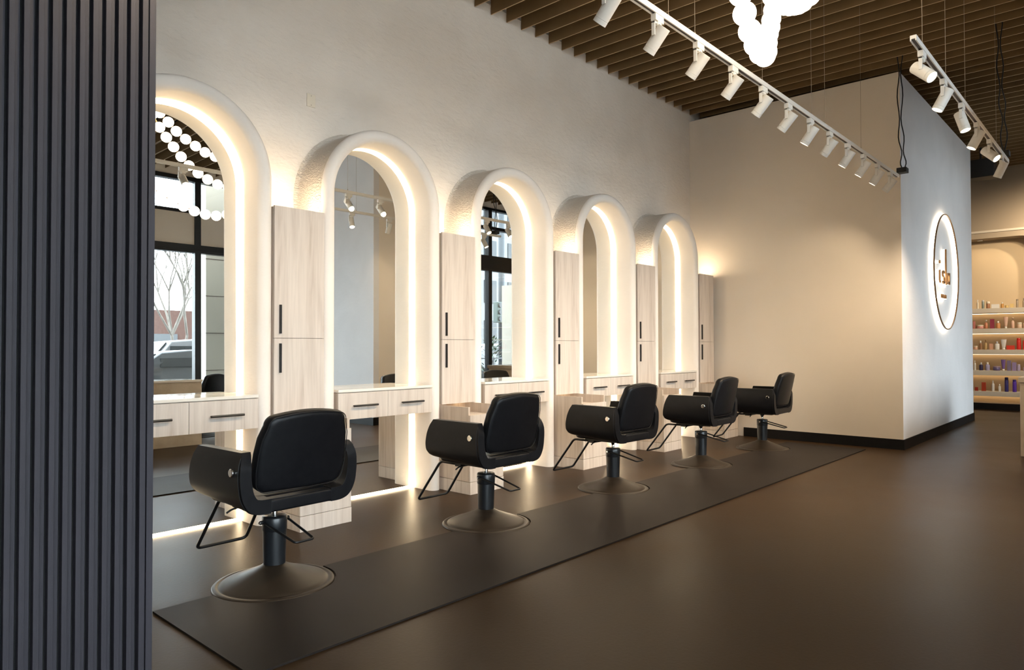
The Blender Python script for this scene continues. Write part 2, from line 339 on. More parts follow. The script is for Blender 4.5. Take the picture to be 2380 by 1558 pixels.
for s, row in enumerate(PR):
    for k, (px, pw, ph, kind, cn, c1, c2) in enumerate(row):
        X = 2250+px*.1027; y = 2.447+(X-2262)*(1.659-2.447)/(2380-2262)
        w = pw*.1027*.0076; h = ph*.1027*.0079
        noun = {'can': 'can', 'pump': 'pump bottle'}.get(kind, kind)
        lab = '%s %s, %s from the left on the %s of the niche' % (cn, noun, ORD[k], SHN[s])
        nm = {'can': 'spray_can', 'pump': 'pump_bottle', 'bottle': 'product_bottle', 'jar': 'product_jar', 'tube': 'product_tube', 'box': 'product_box'}[kind]
        cat = {'can': 'can', 'pump': 'bottle'}.get(kind, kind)
        loc = (XB+.07, y, SHZ[s])
        if kind == 'box':
            b = NB(); box(b, -w*.25, w*.25+.01, -w/2, w/2, 0, h); o = obj(nm, b, pcol(c1, .5), loc=loc, bevel=.002); tag(o, lab, cat, 'hair products on the '+SHN[s])
        else:
            t = thing(nm, lab, cat, loc, group='hair products on the '+SHN[s])
            for pn, prof, sl in prod_body(kind, w, h):
                b = NB(); lathe(b, prof, n=20); o = obj(pn, b, pcol(c2 if sl else c1), t, smooth=True)
                if kind == 'tube' and not sl: o.scale = (.55, 1, 1)

# ---------------------------------------------------------------- stations: arch, mirror, light strip, vanity, cabinets
def arch_path(rho, n=36, z0=0.0):
    p = [(-rho, z0), (-rho, ZS*.5), (-rho, ZS)]
    for k in range(1, n): a = PI-PI*k/n; p.append((rho*math.cos(a), ZS+rho*math.sin(a)))
    p += [(rho, ZS), (rho, ZS*.5), (rho, z0)]
    return p
def arch_mesh():
    bm = NB(); rn = (RO-RI)/2; rc = (RO+RI)/2
    prof = [(RI, YW+.01), (RI, YM+.01), (RI, 4.56), (RI, YN)]
    for k in range(1, 12): a = PI-PI*k/12; prof.append((rc+rn*math.cos(a), YN-rn*math.sin(a)))
    prof += [(RO, YN), (RO, 4.58), (RO, 4.68)]
    for k in range(1, 6): a = k/5*PI/2; prof.append((RO+.035*(1-math.cos(a)), 4.742+.035*math.sin(a)*.95))
    n = 44; cols = []
    for rho, y in prof:
        cols.append([bm.verts.new((max(-RO, min(RO, x)) if z < ZS*.99 else x, y, z)) for x, z in arch_path(rho, n)])
    for j, (a, b) in enumerate(zip(cols[:-1], cols[1:])):
        nf = len(bm.faces); bridge(bm, a, b, closed=False)
        if j >= 15:
            bm.faces.ensure_lookup_table()
            for f in bm.faces[nf:]: f.material_index = 1
    return bm
POSN = ['nearest', 'second nearest', 'middle', 'second farthest', 'farthest']
POSL = ['beside the dark ribbed panel', 'second from the dark ribbed panel', 'in the middle of the row', 'second from the beige wall', 'next to the beige wall']
def make_station_parts():
    d = {}
    a = thing('mirror_arch', '', 'arch', group='plaster mirror arches along the wall')
    ao = obj('arch_surround', arch_mesh(), 'arch_plaster', a, smooth=True); ao.data.materials.append(MT['arch_rough'])
    # warm light strip inside the arch, beside the mirror, closing along the floor
    bm = NB(); cols = []
    for rho, y in ((RI-.0005, YM-.034), (RI-.006, YM-.034), (RI-.006, YM+.026), (RI-.0005, YM+.026)):
        cols.append([bm.verts.new((x, y, z)) for x, z in arch_path(rho, 44, .012)])
    for i in range(4): bridge(bm, cols[i], cols[(i+1) % 4], closed=False)
    box(bm, -RI+.006, RI-.006, YM-.034, YM-.001, .001, .010)
    obj('light_strip', bm, 'strip', a)
    d['arch'] = a
    m = NB(); pf = [m.verts.new((x, 0, z)) for x, z in arch_path(RI-.0055, 44, .001)]; pb = [m.verts.new((v.co.x, .006, v.co.z)) for v in pf]
    m.faces.new(pf); m.faces.new(pb[::-1]); bridge(m, pf, pb)
    d['mirror'] = obj('wall_mirror', m, 'mirror', loc=(0, YM, 0)); tag(d['mirror'], '', 'mirror', 'arched salon mirrors')
    # vanity
    v = thing('vanity_unit', '', 'vanity', group='floating vanity drawers under the mirrors')
    w = RI-.009; yf = 4.395
    bm = NB(); box(bm, -w, w, yf-.004, YM-.003, .863, .884); obj('countertop', bm, 'stone_top', v, bevel=.002)
    bm = NB(); box(bm, -w+.004, w-.004, yf+.02, YM-.04, .662, .861); obj('drawer_carcass', bm, 'wood_edge', v)
    for s in (-1, 1):
        x0, x1 = (-w+.002, -.0015) if s < 0 else (.0015, w-.002)
        bm = NB(); box(bm, x0, x1, yf, yf+.019, .660, .857); dr = obj('drawer', bm, 'wood', v, bevel=.0012)
        bm = NB(); hc = -.222 if s < 0 else .236; hh = .110
        tube(bm, [(hc-hh, yf-.026, .760), (hc+hh, yf-.026, .760)], .0078, 8)
        for q in (-1, 1): box(bm, hc+q*(hh-.012)-.004, hc+q*(hh-.012)+.004, yf-.026, yf, .756, .764)
        obj('drawer_handle', bm, 'black_metal', dr)
    d['vanity'] = v
    # wall cabinet (origin at its left edge)
    c = thing('wall_cabinet', '', 'cabinet', group='tall wall cabinets between the arches')
    cw = .391; yu = 4.398
    bm = NB(); box(bm, .0, cw, yu+.024, YW-.001, .716, 2.168); obj('cabinet_body', bm, 'wood_edge', c)
    bm = NB(); box(bm, .004, cw-.004, yu+.019, yu+.0235, .72, 2.165); obj('shadow_gap', bm, 'gapdark', c)
    for z0, z1, h0, h1, n_ in ((1.263, 2.1735, 1.294, 1.492, 'u'), (.714, 1.2605, 1.025, 1.226, 'l')):
        bm = NB(); box(bm, .0, cw, yu, yu+.018, z0, z1); dr = obj('cabinet_door', bm, 'wood', c, bevel=.0012)
        bm = NB(); box(bm, .037, .049, yu-.016, yu, h0, h1)
        obj('door_handle', bm, 'black_metal', dr)
    bm = NB(); box(bm, .03, cw-.03, yu+.10, yu+.15, 2.1685, 2.180); obj('up_light', bm, 'topstrip', c)
    bm = NB(); box(bm, .03, cw-.03, yu+.20, yu+.215, .706, .7155); obj('under_light', bm, 'strip', c)
    d['wallcab'] = c
    # base cabinet
    c = thing('base_cabinet', '', 'cabinet', group='low cabinets with open trays between the arches')
    y0 = 4.081
    for x0, x1 in ((0, .018), (cw-.018, cw)):
        bm = NB(); box(bm, x0, x1, y0, YW-.001, .103, .708); obj('side_panel', bm, 'wood_edge', c, bevel=.001)
    bm = NB(); box(bm, .018, cw-.018, y0+.002, YW-.001, .103, .628); obj('tray_top', bm, 'wood', c)
    bm = NB(); box(bm, .0, cw, y0-.021, y0-.001, .103, .642); obj('front_panel', bm, 'wood', c, bevel=.0012)
    bm = NB(); box(bm, .0, cw+.003, y0-.021, YW-.001, 0, .100); obj('plinth', bm, 'wood', c, bevel=.001)
    bm = NB(); box(bm, .018, cw-.018, YW-.02, YW-.002, .629, .713); obj('tray_back', bm, 'wood', c)
    d['basecab'] = c
    return d
proto = make_station_parts()
for k in range(5):
    d = proto if k == 0 else {n: copy_tree(o) for n, o in proto.items()}
    cx = ARCH_C[k]; cc = XC0+PITCH*k
    d['arch'].location = (cx, 0, 0); d['mirror'].location = (cx, YM, 0); d['vanity'].location = (cx, 0, 0)
    d['wallcab'].location = (cc, 0, 0); d['basecab'].location = (cc, 0, 0)
    d['arch']['label'] = 'cream plaster arch with glowing inner strip, %s of five' % POSN[k]
    d['mirror']['label'] = 'tall arched mirror inside the %s lit plaster arch' % POSN[k]
    d['vanity']['label'] = 'pale wood two-drawer vanity inside the %s arch' % POSN[k]
    rel = 'right of the %s arch' % POSN[k]
    d['wallcab']['label'] = 'tall pale wood wall cabinet hung %s' % rel
    d['basecab']['label'] = 'low pale wood cabinet standing %s' % rel
    d['mirror'].rotation_euler = (math.radians(-.45) if k == 0 else 0, 0, 0)      # the nearest glass leans back a touch

# cover plate
t = thing('cover_plate', 'small cream blank cover plate high on the plaster wall', 'cover plate', (2.928, YW, 3.115))
bm = NB(); box(bm, -.038, .038, -.006, -.0005, -.05, .05); obj('plate', bm, 'plate', t, bevel=.0015)
for z in (-.036, .036):
    bm = NB(); lathe(bm, [(.003, 0), (.003, .002)], (0, -.008, z), 10, (0, 1, 0)); obj('screw', bm, 'wire', t)

# ---------------------------------------------------------------- styling chair
def catmull(pts, n, closed=False):
    pts = [Vector(p) for p in pts]; N = len(pts); out = []
    rng = range(N) if closed else range(N-1)
    for i in rng:
        g = (lambda j: pts[j % N]) if closed else (lambda j: pts[max(0, min(N-1, j))])
        p0, p1, p2, p3 = g(i-1), g(i), g(i+1), g(i+2)
        for k in range(n):
            t = k/n; out.append(.5*((2*p1)+(-p0+p2)*t+(2*p0-5*p1+4*p2-p3)*t*t+(-p0+3*p1-3*p2+p3)*t**3))
    if not closed: out.append(pts[-1])
    return out
def rrect(w0, w1, h, r0, r1, bulge=0.0, n=8, side=0.0):
    """closed outline in (u,v): bottom half-width w0, top half-width w1, height h, corner radii r0 bottom r1 top"""
    pts = []
    def arc(cx, cy, r, a0, a1):
        for k in range(n+1):
            a = a0+(a1-a0)*k/n; pts.append((cx+r*math.cos(a), cy+r*math.sin(a)))
    arc(w0-r0, r0, r0, -PI/2, 0)
    if side:
        for t in (.3, .5, .7): pts.append((w0+(w1-w0)*t+side*math.sin(PI*t), h*t))
    arc(w1-r1, h-r1, r1, 0, PI/2)
    for k in range(1, 8):
        u = (w1-r1)*(1-2*k/8); pts.append((u, h+bulge*(1-(u/(w1-r1))**2)))
    arc(-(w1-r1), h-r1, r1, PI/2, PI)
    if side:
        for t in (.7, .5, .3): pts.append((-(w0+(w1-w0)*t+side*math.sin(PI*t)), h*t))
    arc(-(w0-r0), r0, r0, PI, 1.5*PI)
    for k in range(1, 8): pts.append((-(w0-r0)*(1-2*k/8), 0))
    return pts
def pillow(bm, outline, mp, th, edge=.02):
    """cushion: outline (u,v), mp(u,v,w)->Vector, half thickness th rounded over `edge`"""
    cu = sum(p[0] for p in outline)/len(outline); cv = (min(p[1] for p in outline)+max(p[1] for p in outline))/2
    size = min(max(p[0] for p in outline)-cu, max(p[1] for p in outline)-cv)
    ss = []
    for k in range(7): a = k/6*PI/2; ss.append((1-edge/size*(1-math.cos(a)), th-edge*1.0*(1-math.sin(a)) if False else (th-edge)+edge*math.sin(a)))
    levels = [(s, w) for s, w in ss]                     # from rim (w=th-edge) to flat (w=th)
    inner = [(.8, th*1.02), (.6, th*1.06), (.4, th*1.10), (.2, th*1.12)]
    seq = [(s, -w) for s, w in inner[::-1]]+[(s, -w) for s, w in levels[::-1]]+levels+inner
    rings = []
    for s, w in seq: rings.append([bm.verts.new(mp(cu+(u-cu)*s, cv+(v-cv)*s, w)) for u, v in outline])
    for a, b in zip(rings[:-1], rings[1:]): bridge(bm, a, b)
    for rg, w, fl in ((rings[0], -th*1.13, True), (rings[-1], th*1.13, False)):
        c = bm.verts.new(mp(cu, cv, w)); n = len(rg)
        for i in range(n): bm.faces.new((rg[i], rg[(i+1) % n], c))
SHELL = [(.300, .715), (.316, .668), (.323, .612), (.320, .555), (.311, .503), (.290, .460), (.262, .434), (.22, .422), (.165, .421)]
def shell_pt(i): return SHELL[i]
def yfront(z): 
    k = [(.421, .212), (.432, .238), (.452, .256), (.49, .263), (.56, .256), (.63, .238), (.68, .220), (.716, .200)]
    for (a, b), (c, d) in zip(k[:-1], k[1:]):
        if z <= c: return b+(d-b)*(max(z, a)-a)/(c-a)
    return k[-1][1]
def make_chair():
    t = thing('styling_chair', '', 'chair', group='black styling chairs facing the mirrors')
    # armrests: side shells swept from the arm top down under the seat
    for s in (-1, 1):
        path = catmull([(x, 0, z) for x, z in SHELL], 4); bm = NB(); outer = []; inner = []
        N = len(path)
        for i, p in enumerate(path):
            d = (path[min(i+1, N-1)]-path[max(i-1, 0)]).normalized(); nrm = Vector((d.z, 0, -d.x))     # towards the seat
            if nrm.x > 0 and p.x > .2 and p.z > .5: nrm = -nrm
            if i > 0 and nrm.dot(last) < 0: nrm = -nrm
            last = nrm; th = .050+.018*min(1, i/N*1.3)
            q = p+nrm*th
            yf = yfront(p.z); y0 = -.250+(.034, .024, .016, .010, .005, .002)[i] if i < 6 else -.250
            qz = q.z if i > 2 else p.z+(q.z-p.z)*i/3              # the arm top stays level
            rise = lambda y: max(0, min(1, (.56-p.z)/.14))*.030*(y+.25)/.47
            outer.append([(s*p.x, y, p.z+rise(y)) for y in (y0, -.1, .05, .15, yf)])
            inner.append([(s*q.x, y, qz+rise(y)) for y in (y0, -.1, .05, .15, yf)])
        ov = [[bm.verts.new(c) for c in r] for r in outer]; iv = [[bm.verts.new(c) for c in r] for r in inner]
        for g in (ov, iv):
            for a, b in zip(g[:-1], g[1:]): bridge(bm, a, b, closed=False)
        for i in range(N-1):
            bm.faces.new((ov[i][0], ov[i+1][0], iv[i+1][0], iv[i][0])); bm.faces.new((ov[i][-1], ov[i+1][-1], iv[i+1][-1], iv[i][-1]))
        for g in (0, -1):
            bridge(bm, ov[g], iv[g], closed=False)
        arm = obj('armrest', bm, 'leather', t, bevel=.016, segs=4, ang=35)
        bm = NB(); lathe(bm, [(.018, 0), (.016, .010), (.020, .012), (.020, .018), (.017, .021)], (s*.3125, -.178, .622), 24, (s, 0, 0)); obj('arm_knob', bm, 'chrome', arm, smooth=False, bevel=.001)
        bm = NB(); tube(bm, [(s*(p.x+.0012), -.232, p.z) for p in path[2:]], .0022, 6); obj('arm_piping', bm, 'stitch', arm, smooth=True)
    # lower back rail between the arms
    bm = NB(); n = 14; rg = []
    for k in range(n+1):
        u = -1+2*k/n; x = .175*u; zb = .421; zt = .489
        rg.append([bm.verts.new((x, -.250, zb)), bm.verts.new((x, -.250, zt-.004)), bm.verts.new((x, -.185, zt)), bm.verts.new((x, -.150, zb+.01))])
    for a, b in zip(rg[:-1], rg[1:]): bridge(bm, a, b)
    bm.faces.new(rg[0]); bm.faces.new(rg[-1][::-1])
    # rising ends that meet the arms
    lr = obj('back_rail', bm, 'leather', t, bevel=.012, segs=3, ang=35)
    bm = NB(); tube(bm, [(-.17, -.246, .486), (0, -.246, .4855), (.17, -.246, .486)], .002, 6); obj('rail_piping', bm, 'stitch', lr, smooth=True)
    # seat
    bm = NB(); ol = rrect(.232, .242, .44, .05, .07, .012)
    pillow(bm, ol, lambda u, v, w: Vector((u, -.195+v, .462+w*1.0)), .034, .026)
    seat = obj('seat', bm, 'leather', t, smooth=True)
    bm = NB(); tube(bm, [(u*.985, -.195+.22+(v-.22)*.985, .482) for u, v in ol], .0022, 6, closed=True); obj('seat_piping', bm, 'stitch', seat, smooth=True)
    bm = NB(); box(bm, -.18, .18, -.18, .16, .412, .435); obj('seat_pan', bm, 'black_metal', t, bevel=.006)
    # backrest
    tl = math.radians(13)
    def mp(u, v, w):
        cy = .10*(u*u)/.25 if True else 0                       # curved: ends come forward
        y = -.222-math.sin(tl)*v+cy*1.1+w*math.cos(tl)
        z = .520+math.cos(tl)*v+w*math.sin(tl)
        return Vector((u, y, z))
    ol = rrect(.243, .217, .374, .060, .050, .016, side=.016)
    bm = NB(); pillow(bm, ol, mp, .034, .024); back = obj('backrest', bm, 'leather', t, smooth=True)
    ci, cj = 0, .187
    for w_ in (-.022,):
        bm = NB(); tube(bm, [mp(ci+(u-ci)*.988, cj+(v-cj)*.988, w_-.0075) for u, v in ol], .0022, 6, closed=True); obj('back_piping', bm, 'stitch', back, smooth=True)
    # chrome plates joining the back to the arms
    bm = NB()
    for s in (-1, 1): box(bm, s*.262-.014, s*.262+.014, -.175, -.13, .585, .615)
    obj('back_hinge', bm, 'chrome', t)
    # piston, pump, base
    bm = NB(); lathe(bm, [(.014, .30), (.014, .41)], n=24); obj('piston', bm, 'chrome', t, smooth=True)
    bm = NB(); lathe(bm, [(.022, .385), (.024, .415)], n=24); obj('piston_collar', bm, 'black_metal', t, smooth=False)
    bm = NB(); lathe(bm, [(.053, .045), (.054, .10), (.0585, .27), (.0585, .2705), (.0605, .274), (.0615, .335), (.058, .342), (.02, .343)], n=48); obj('pump_cylinder', bm, 'pump', t, smooth=True, )
    bm = NB(); lathe(bm, [(.298, 0), (.298, .004), (.292, .010), (.272, .014), (.267, .0095), (.261, .015), (.24, .024), (.195, .040), (.15, .057), (.10, .076), (.07, .090), (.054, .102), (.02, .104)], n=96)
    obj('base_plate', bm, 'base', t, smooth=True)
    # pedal loop and its pivot
    pts = fillet([(-.066, .0, .318), (-.066, -.03, .315), (-.052, -.27, .262), (.052, -.27, .262), (.066, -.03, .315), (.066, .0, .318)], .018)
    bm = NB(); tube(bm, pts, .0062, 8); obj('pedal_loop', bm, 'black_metal', t, smooth=True)
    bm = NB(); lathe(bm, [(.010, -.080), (.010, .080)], (0, .0, .318), 16, (1, 0, 0)); pp = obj('pedal_pivot', bm, 'black_metal', t)
    bm = NB(); lathe(bm, [(.006, -.087), (.006, -.080)], (0, .0, .318), 12, (1, 0, 0)); obj('pivot_nut', bm, 'chrome', pp)
    # footrest
    pts = fillet([(-.13, .08, .402), (-.13, .315, .402), (-.143, .545, .105), (.143, .545, .105), (.13, .315, .402), (.13, .08, .402)], .03)
    bm = NB(); tube(bm, pts, .0092, 10); fr = obj('footrest', bm, 'black_metal', t, smooth=True)
    bm = NB(); box(bm, -.15, .15, .09, .15, .388, .412); obj('footrest_bracket', bm, 'black_metal', fr, bevel=.004)
    bm = NB(); tube(bm, fillet([(-.15, .05, .408), (-.20, .06, .398), (-.225, .06, .385)], .02), .005, 8); obj('height_lever', bm, 'black_metal', t, smooth=True)
    return t
chair0 = make_chair()
CH = [(1.822, 3.30, 2), (3.40, 3.34, 0), (4.95, 3.355, -1), (6.535, 3.36, 2), (8.06, 3.36, 3)]
for k, (x, y, a) in enumerate(CH):
    c = chair0 if k == 0 else copy_tree(chair0)
    c.location = (x, y, 0); c.rotation_euler = (0, 0, math.radians(a))
    c['label'] = 'black leather styling chair facing the %s arched mirror' % POSN[k]
for k, (x, y, a, lb) in enumerate([(4.42, -.85, 150, 'black styling chair seen small in nearest mirror beyond stone table'), (4.85, -.15, 200, 'black styling chair cut off at the right edge of nearest mirror')]):
    c = copy_tree(chair0); c.location = (x, y, 0); c.rotation_euler = (0, 0, math.radians(a)); c['label'] = lb; c['group'] = 'chairs across the room'

# floor mat with round cut-outs at the chair bases
bm = NB(); MX0, MX1, MY0, MY1 = 1.245, 8.72, 2.418, 3.33
pts = [(MX0, MY0), (MX1, MY0), (MX1, MY1)]
for x, y, a in reversed(CH):
    R = .305; dy = MY1-y; a0 = math.asin(dy/R)
    for k in range(33):
        th = a0+( -PI-2*a0)*k/32
        pts.append((x+R*math.cos(th), y+R*math.sin(th)))
pts.append((MX0, MY1))
vb = [bm.verts.new((x, y, .0012)) for x, y in pts]; es = [bm.edges.new((vb[i], vb[(i+1) % len(vb)])) for i in range(len(vb))]
bmesh.ops.triangle_fill(bm, edges=es, use_beauty=True)
ex = bmesh.ops.extrude_face_region(bm, geom=bm.faces[:])
for v in [g for g in ex['geom'] if isinstance(g, bmesh.types.BMVert)]: v.co.z = .010
tag(obj('floor_mat', bm, 'mat'), 'long dark rubber mat on the floor behind the row of styling chairs', 'mat')

# ---------------------------------------------------------------- track lights
def make_spot():
    t = thing('track_spotlight', '', 'spotlight')
    bm = NB(); box(bm, -.045, .045, -.017, .017, -.040, -.001); ad = obj('track_adapter', bm, 'white_metal', t, bevel=.002)
    bm = NB(); box(bm, -.020, .020, -.015, .015, -.066, -.040); obj('swivel', bm, 'white_metal', t, bevel=.002)
    return t
def spot(x, y, z, direction, label, group, lit=True, power=1.0, cone=105):
    t = make_spot(); t.location = (x, y, z); t['label'] = label; t['group'] = group
    d = Vector(direction).normalized()
    piv = Vector((0, -.014*d.y/.68, -.114)); hc = piv+d*.032         # pivot near the back of the housing
    # side arm down to the pivot
    bm = NB(); box(bm, -.049, -.041, -.011, .011, piv.z-.012, -.045); box(bm, -.049, -.016, -.011, .011, -.056, -.045)
    obj('side_arm', bm, 'white_metal', t, bevel=.0015)
    e = obj('lamp_housing', (lambda b: (lathe(b, [(.020, -.078), (.037, -.078), (.038, -.076), (.038, .052), (.0365, .053), (.0365, .055), (.038, .056), (.038, .078), (.034, .078), (.033, .070)], hc, 40, d, cap=False), b)[1])(NB()), 'white_metal', t, bevel=0, smooth=False)
    bm = NB(); lathe(bm, [(.037, -.0779), (.002, -.0779)], hc, 40, d, cap=False); c = obj('housing_cap', bm, 'white_metal', e)
    bm = NB(); lathe(bm, [(.0335, .0715), (.001, .0715)], hc, 32, d, cap=False); obj('lamp_lens', bm, 'lens' if lit else 'lens_off', e)
    l = bpy.data.lights.new('spot_lamp', 'SPOT'); l.energy = P_SPOT*power; l.color = (1.0, .80, .56); l.spot_size = math.radians(cone); l.spot_blend = 1.0; l.shadow_soft_size = .03
    lo = bpy.data.objects.new('spot_lamp', l); C.objects.link(lo); lo.parent = t; lo.location = hc+d*.081
    lo.rotation_euler = (-d).to_track_quat('Z', 'Y').to_euler()
    return t
ZT = 3.10
def track(x0, x1, y, wires, label, nm='track_light_rail'):
    t = thing(nm, label, 'track', (x0, y, ZT), group='suspended track light rails'); L = x1-x0
    bm = NB(); box(bm, 0, L, -.018, .018, .012, .034); box(bm, 0, L, -.018, -.011, 0, .012); box(bm, 0, L, .011, .018, 0, .012); obj('rail', bm, 'white_metal', t)
    bm = NB(); box(bm, .002, L-.002, -.011, .011, .008, .012); obj('rail_slot', bm, 'slot', t)
    for w in wires:
        bm = NB(); tube(bm, [(w-x0, 0, .034), (w-x0, 0, ZC+.1-ZT)], .0016, 6); lathe(bm, [(.006, .034), (.004, .055)], (w-x0, 0, 0), 10); obj('suspension_wire', bm, 'wire', t)
    return t
track(-.5, 8.72, 2.055, [.6, 2.2, 3.625, 3.95, 4.98, 5.99, 6.32, 7.36], 'long white track rail hung over the chairs, ending at the corner of the sign wall')
track(4.86, 8.80, 1.05, [5.10, 5.81, 6.54, 8.1], 'shorter white track rail at the upper right, in front of the sign wall')
T1 = [.5+.4925*k for k in range(17)]
T1N = ['%s white spotlight from the far end of the long track' % s for s in ['first', 'second', 'third', 'fourth', 'fifth', 'sixth', 'seventh', 'eighth', 'ninth', 'tenth', 'eleventh', 'twelfth']]
xs1 = [3.01, 3.501, 3.999, 4.494, 4.993, 5.479, 5.963, 6.443, 6.942, 7.44, 7.922, 8.407]
for k, x in enumerate(xs1):
    lit = k in (3, 6, 8, 9, 10, 11) or True
    d = (0, .68, -.73) if k < 6 else (-.06, .58, -.81)
    if k in (7, 11): d = (.05, .66, -.75)
    spot(x, 2.055, ZT, d, T1N[11-k], 'white spotlights on the long track', power=1.0 if k > 9 else 1)
for x in (1.05, 2.03):
    spot(x, 2.055, ZT, (0, .68, -.73), 'white spotlight of the long track, above the near end of the room', 'white spotlights on the long track')
T2 = [(5.089, (-.25, -.62, -.62)), (5.734, (-.15, .42, -.86)), (6.394, (-.1, -.28, -.92)), (7.044, (-.15, .42, -.86)), (7.694, (-.25, -.60, -.62)), (8.40, (.15, .42, -.86))]
for k, (x, d) in enumerate(T2):
    spot(x, 1.05, ZT, d, '%s white spotlight from the near end of the short track at upper right' % ORD[k], 'white spotlights on the short track', power=4.8 if d[1] > 0 else 1.0, cone=90 if d[1] > 0 else 105)
for x, dd in ((13.6, (.72, .46, -.52)), (14.1, (.72, .62, -.60)), (14.9, (.72, .38, -.15))):  # out-of-view spots and rail, added to brighten the back wall and shelves
    spot(x, .55, ZT+.6, dd, 'added unseen spotlight brightening the back wall and shelves beyond the sign wall', 'added unseen spotlights for the back wall', power=3.0, cone=100)
track(13.2, 15.4, .55, [13.6, 15.0], 'added unseen track rail for the spotlights that brighten the back wall'); bpy.data.objects['track_light_rail.002'].location.z = ZT+.6
# black feed cables and boxes
def cable(name, pts, label, box_at):
    t = thing(name, label, 'cable', box_at)
    bx = Vector(box_at)
    for s in (-.018, .018):
        bm = NB(); tube(bm, [Vector(p)-bx+Vector((0, s*(1+.6*math.sin(i)), 0)) for i, p in enumerate(catmull(pts, 6))], .006, 8); obj('cord', bm, 'black_cable', t, smooth=True)
    bm = NB(); box(bm, -.055, .055, -.05, .05, -.025, .03); obj('junction_box', bm, 'black_cable', t, bevel=.005)
    return t
cable('power_cable', [(8.78, 2.03, 4.6), (8.78, 2.035, 4.2), (8.76, 2.03, 3.7), (8.72, 2.0, 3.35), (8.70, 1.99, 3.17)], 'black cables dropping to the far end of the long track', (8.70, 2.0, 3.165))
cable('power_cable', [(8.62, 1.08, 4.6), (8.62, 1.08, 4.2), (8.62, 1.07, 3.8), (8.68, 1.06, 3.5), (8.66, 1.06, 3.18)], 'black cables dropping to the far end of the short track', (8.66, 1.06, 3.165))
# ceiling speaker / black fittings beyond the sign wall
for x, y, z in ((13.75, 2.0, 4.12),):
    t = thing('ceiling_speaker', 'black box speaker hanging under the ceiling beyond the end of the sign wall', 'speaker', (x, y, z))
    bm = NB(); box(bm, -.16, .16, -.2, .16, -.15, .15); obj('speaker_box', bm, 'black_cable', t, bevel=.01)
    bm = NB(); tube(bm, [(0, 0, .15), (0, 0, ZC+.1-z)], .015, 8); obj('mount_rod', bm, 'black_cable', t)

# ---------------------------------------------------------------- chandelier
GR = .056
def chain(pts, spacing):
    pts = catmull(pts, 40, closed=True); out = [pts[0]]; acc = 0
    for a, b in zip(pts[:-1], pts[1:]):
        acc += (b-a).length
        if acc >= spacing: out.append(b); acc = 0
    return out
CO = Vector((3.7, 1.4, 3.4))
ch = thing('bubble_chandelier', 'looping chandelier of glowing opal globes under the slatted ceiling', 'chandelier', CO)
loops = [
 [(2.62, 1.32, 3.50), (2.82, 1.34, 3.12), (3.10, 1.39, 2.91), (3.29, 1.44, 2.82), (3.45, 1.47, 2.77), (3.61, 1.50, 2.76), (3.76, 1.53, 2.80), (3.87, 1.57, 2.89), (3.96, 1.60, 2.99), (4.07, 1.63, 3.09), (4.17, 1.66, 3.20), (4.33, 1.69, 3.42), (4.44, 1.64, 3.68), (4.32, 1.46, 3.82), (4.10, 1.38, 3.60), (3.86, 1.42, 3.49), (3.59, 1.45, 3.46), (3.36, 1.45, 3.55), (3.19, 1.45, 3.65), (3.03, 1.45, 3.80), (2.85, 1.42, 3.92), (2.68, 1.36, 3.80)],
 [(3.01, 1.44, 3.66), (3.14, 1.45, 3.49), (3.30, 1.46, 3.31), (3.46, 1.47, 3.20), (3.67, 1.48, 3.125), (3.90, 1.50, 3.135), (4.22, 1.535, 3.25), (4.50, 1.56, 3.40), (4.76, 1.45, 3.66), (4.72, 1.12, 3.90), (4.25, .90, 4.02), (3.60, .92, 4.06), (3.12, 1.14, 4.0), (2.96, 1.36, 3.84)],
]
gl = None
for lp in loops:
    ps = chain(lp, 2*GR+.006)
    if (ps[-1]-ps[0]).length < GR*1.7: ps.pop()
    for i, p in enumerate(ps):
        if gl is None:
            bm = NB(); bmesh.ops.create_uvsphere(bm, u_segments=28, v_segments=18, radius=GR); gl = obj('glass_globe', bm, 'globe', ch, smooth=True); o = gl
        else:
            o = gl.copy(); C.objects.link(o); o.parent = ch
        o.location = p-CO
    bm = NB(); tube(bm, [p-CO for p in ps], .007, 8, closed=True); obj('brass_connectors', bm, 'brass', ch, smooth=True)
for p in ((2.85, 1.42, 3.92), (4.36, 1.50, 3.80), (3.60, .92, 4.06), (4.72, 1.12, 3.90), (3.59, 1.45, 3.46)):
    q = Vector(p)-CO; bm = NB(); tube(bm, [q+Vector((0, 0, GR*.8)), (q.x, q.y, ZC+.12-CO.z)], .0018, 6); obj('hanging_wire', bm, 'wire', ch)

# ---------------------------------------------------------------- ribbed panel close on the left
PY, PX1 = 2.60, .971
t = thing('ribbed_partition', 'tall dark charcoal ribbed wood partition filling the left edge of the view', 'partition', (0, PY, 0))
bm = NB(); box(bm, -1.9, PX1-.022, .030, .16, 0, ZC-.002); obj('partition_core', bm, 'plenum', t)
xs = [PX1-.0452-.0389*k for k in range(1, 70)]
bm = NB(); box(bm, PX1-.0452, PX1-.0258, 0.0, .03, 0, ZC-.002); obj('slat', bm, 'dark_slat', t, bevel=.0012)
bm = NB(); box(bm, PX1-.0220, PX1, 0.0, .165, 0, ZC-.002); obj('end_trim', bm, 'dark_slat', t, bevel=.0015)
sl = None
for x in xs:
    if sl is None:
        bm = NB()
        a = [bm.verts.new((dx, dy, 0)) for dx, dy in ((0, .03), (0, 0), (.0160, 0), (.0168, .013), (.0312, .014), (.0312, .03))]; b_ = [bm.verts.new((v.co.x, v.co.y, ZC-.002)) for v in a]
        bm.faces.new(a); bm.faces.new(b_[::-1]); bridge(bm, a, b_)
        sl = obj('slat', bm, 'dark_slat', t, bevel=.001); o = sl
    else:
        o = sl.copy(); C.objects.link(o); o.parent = t
    o.location = (x, 0, 0)

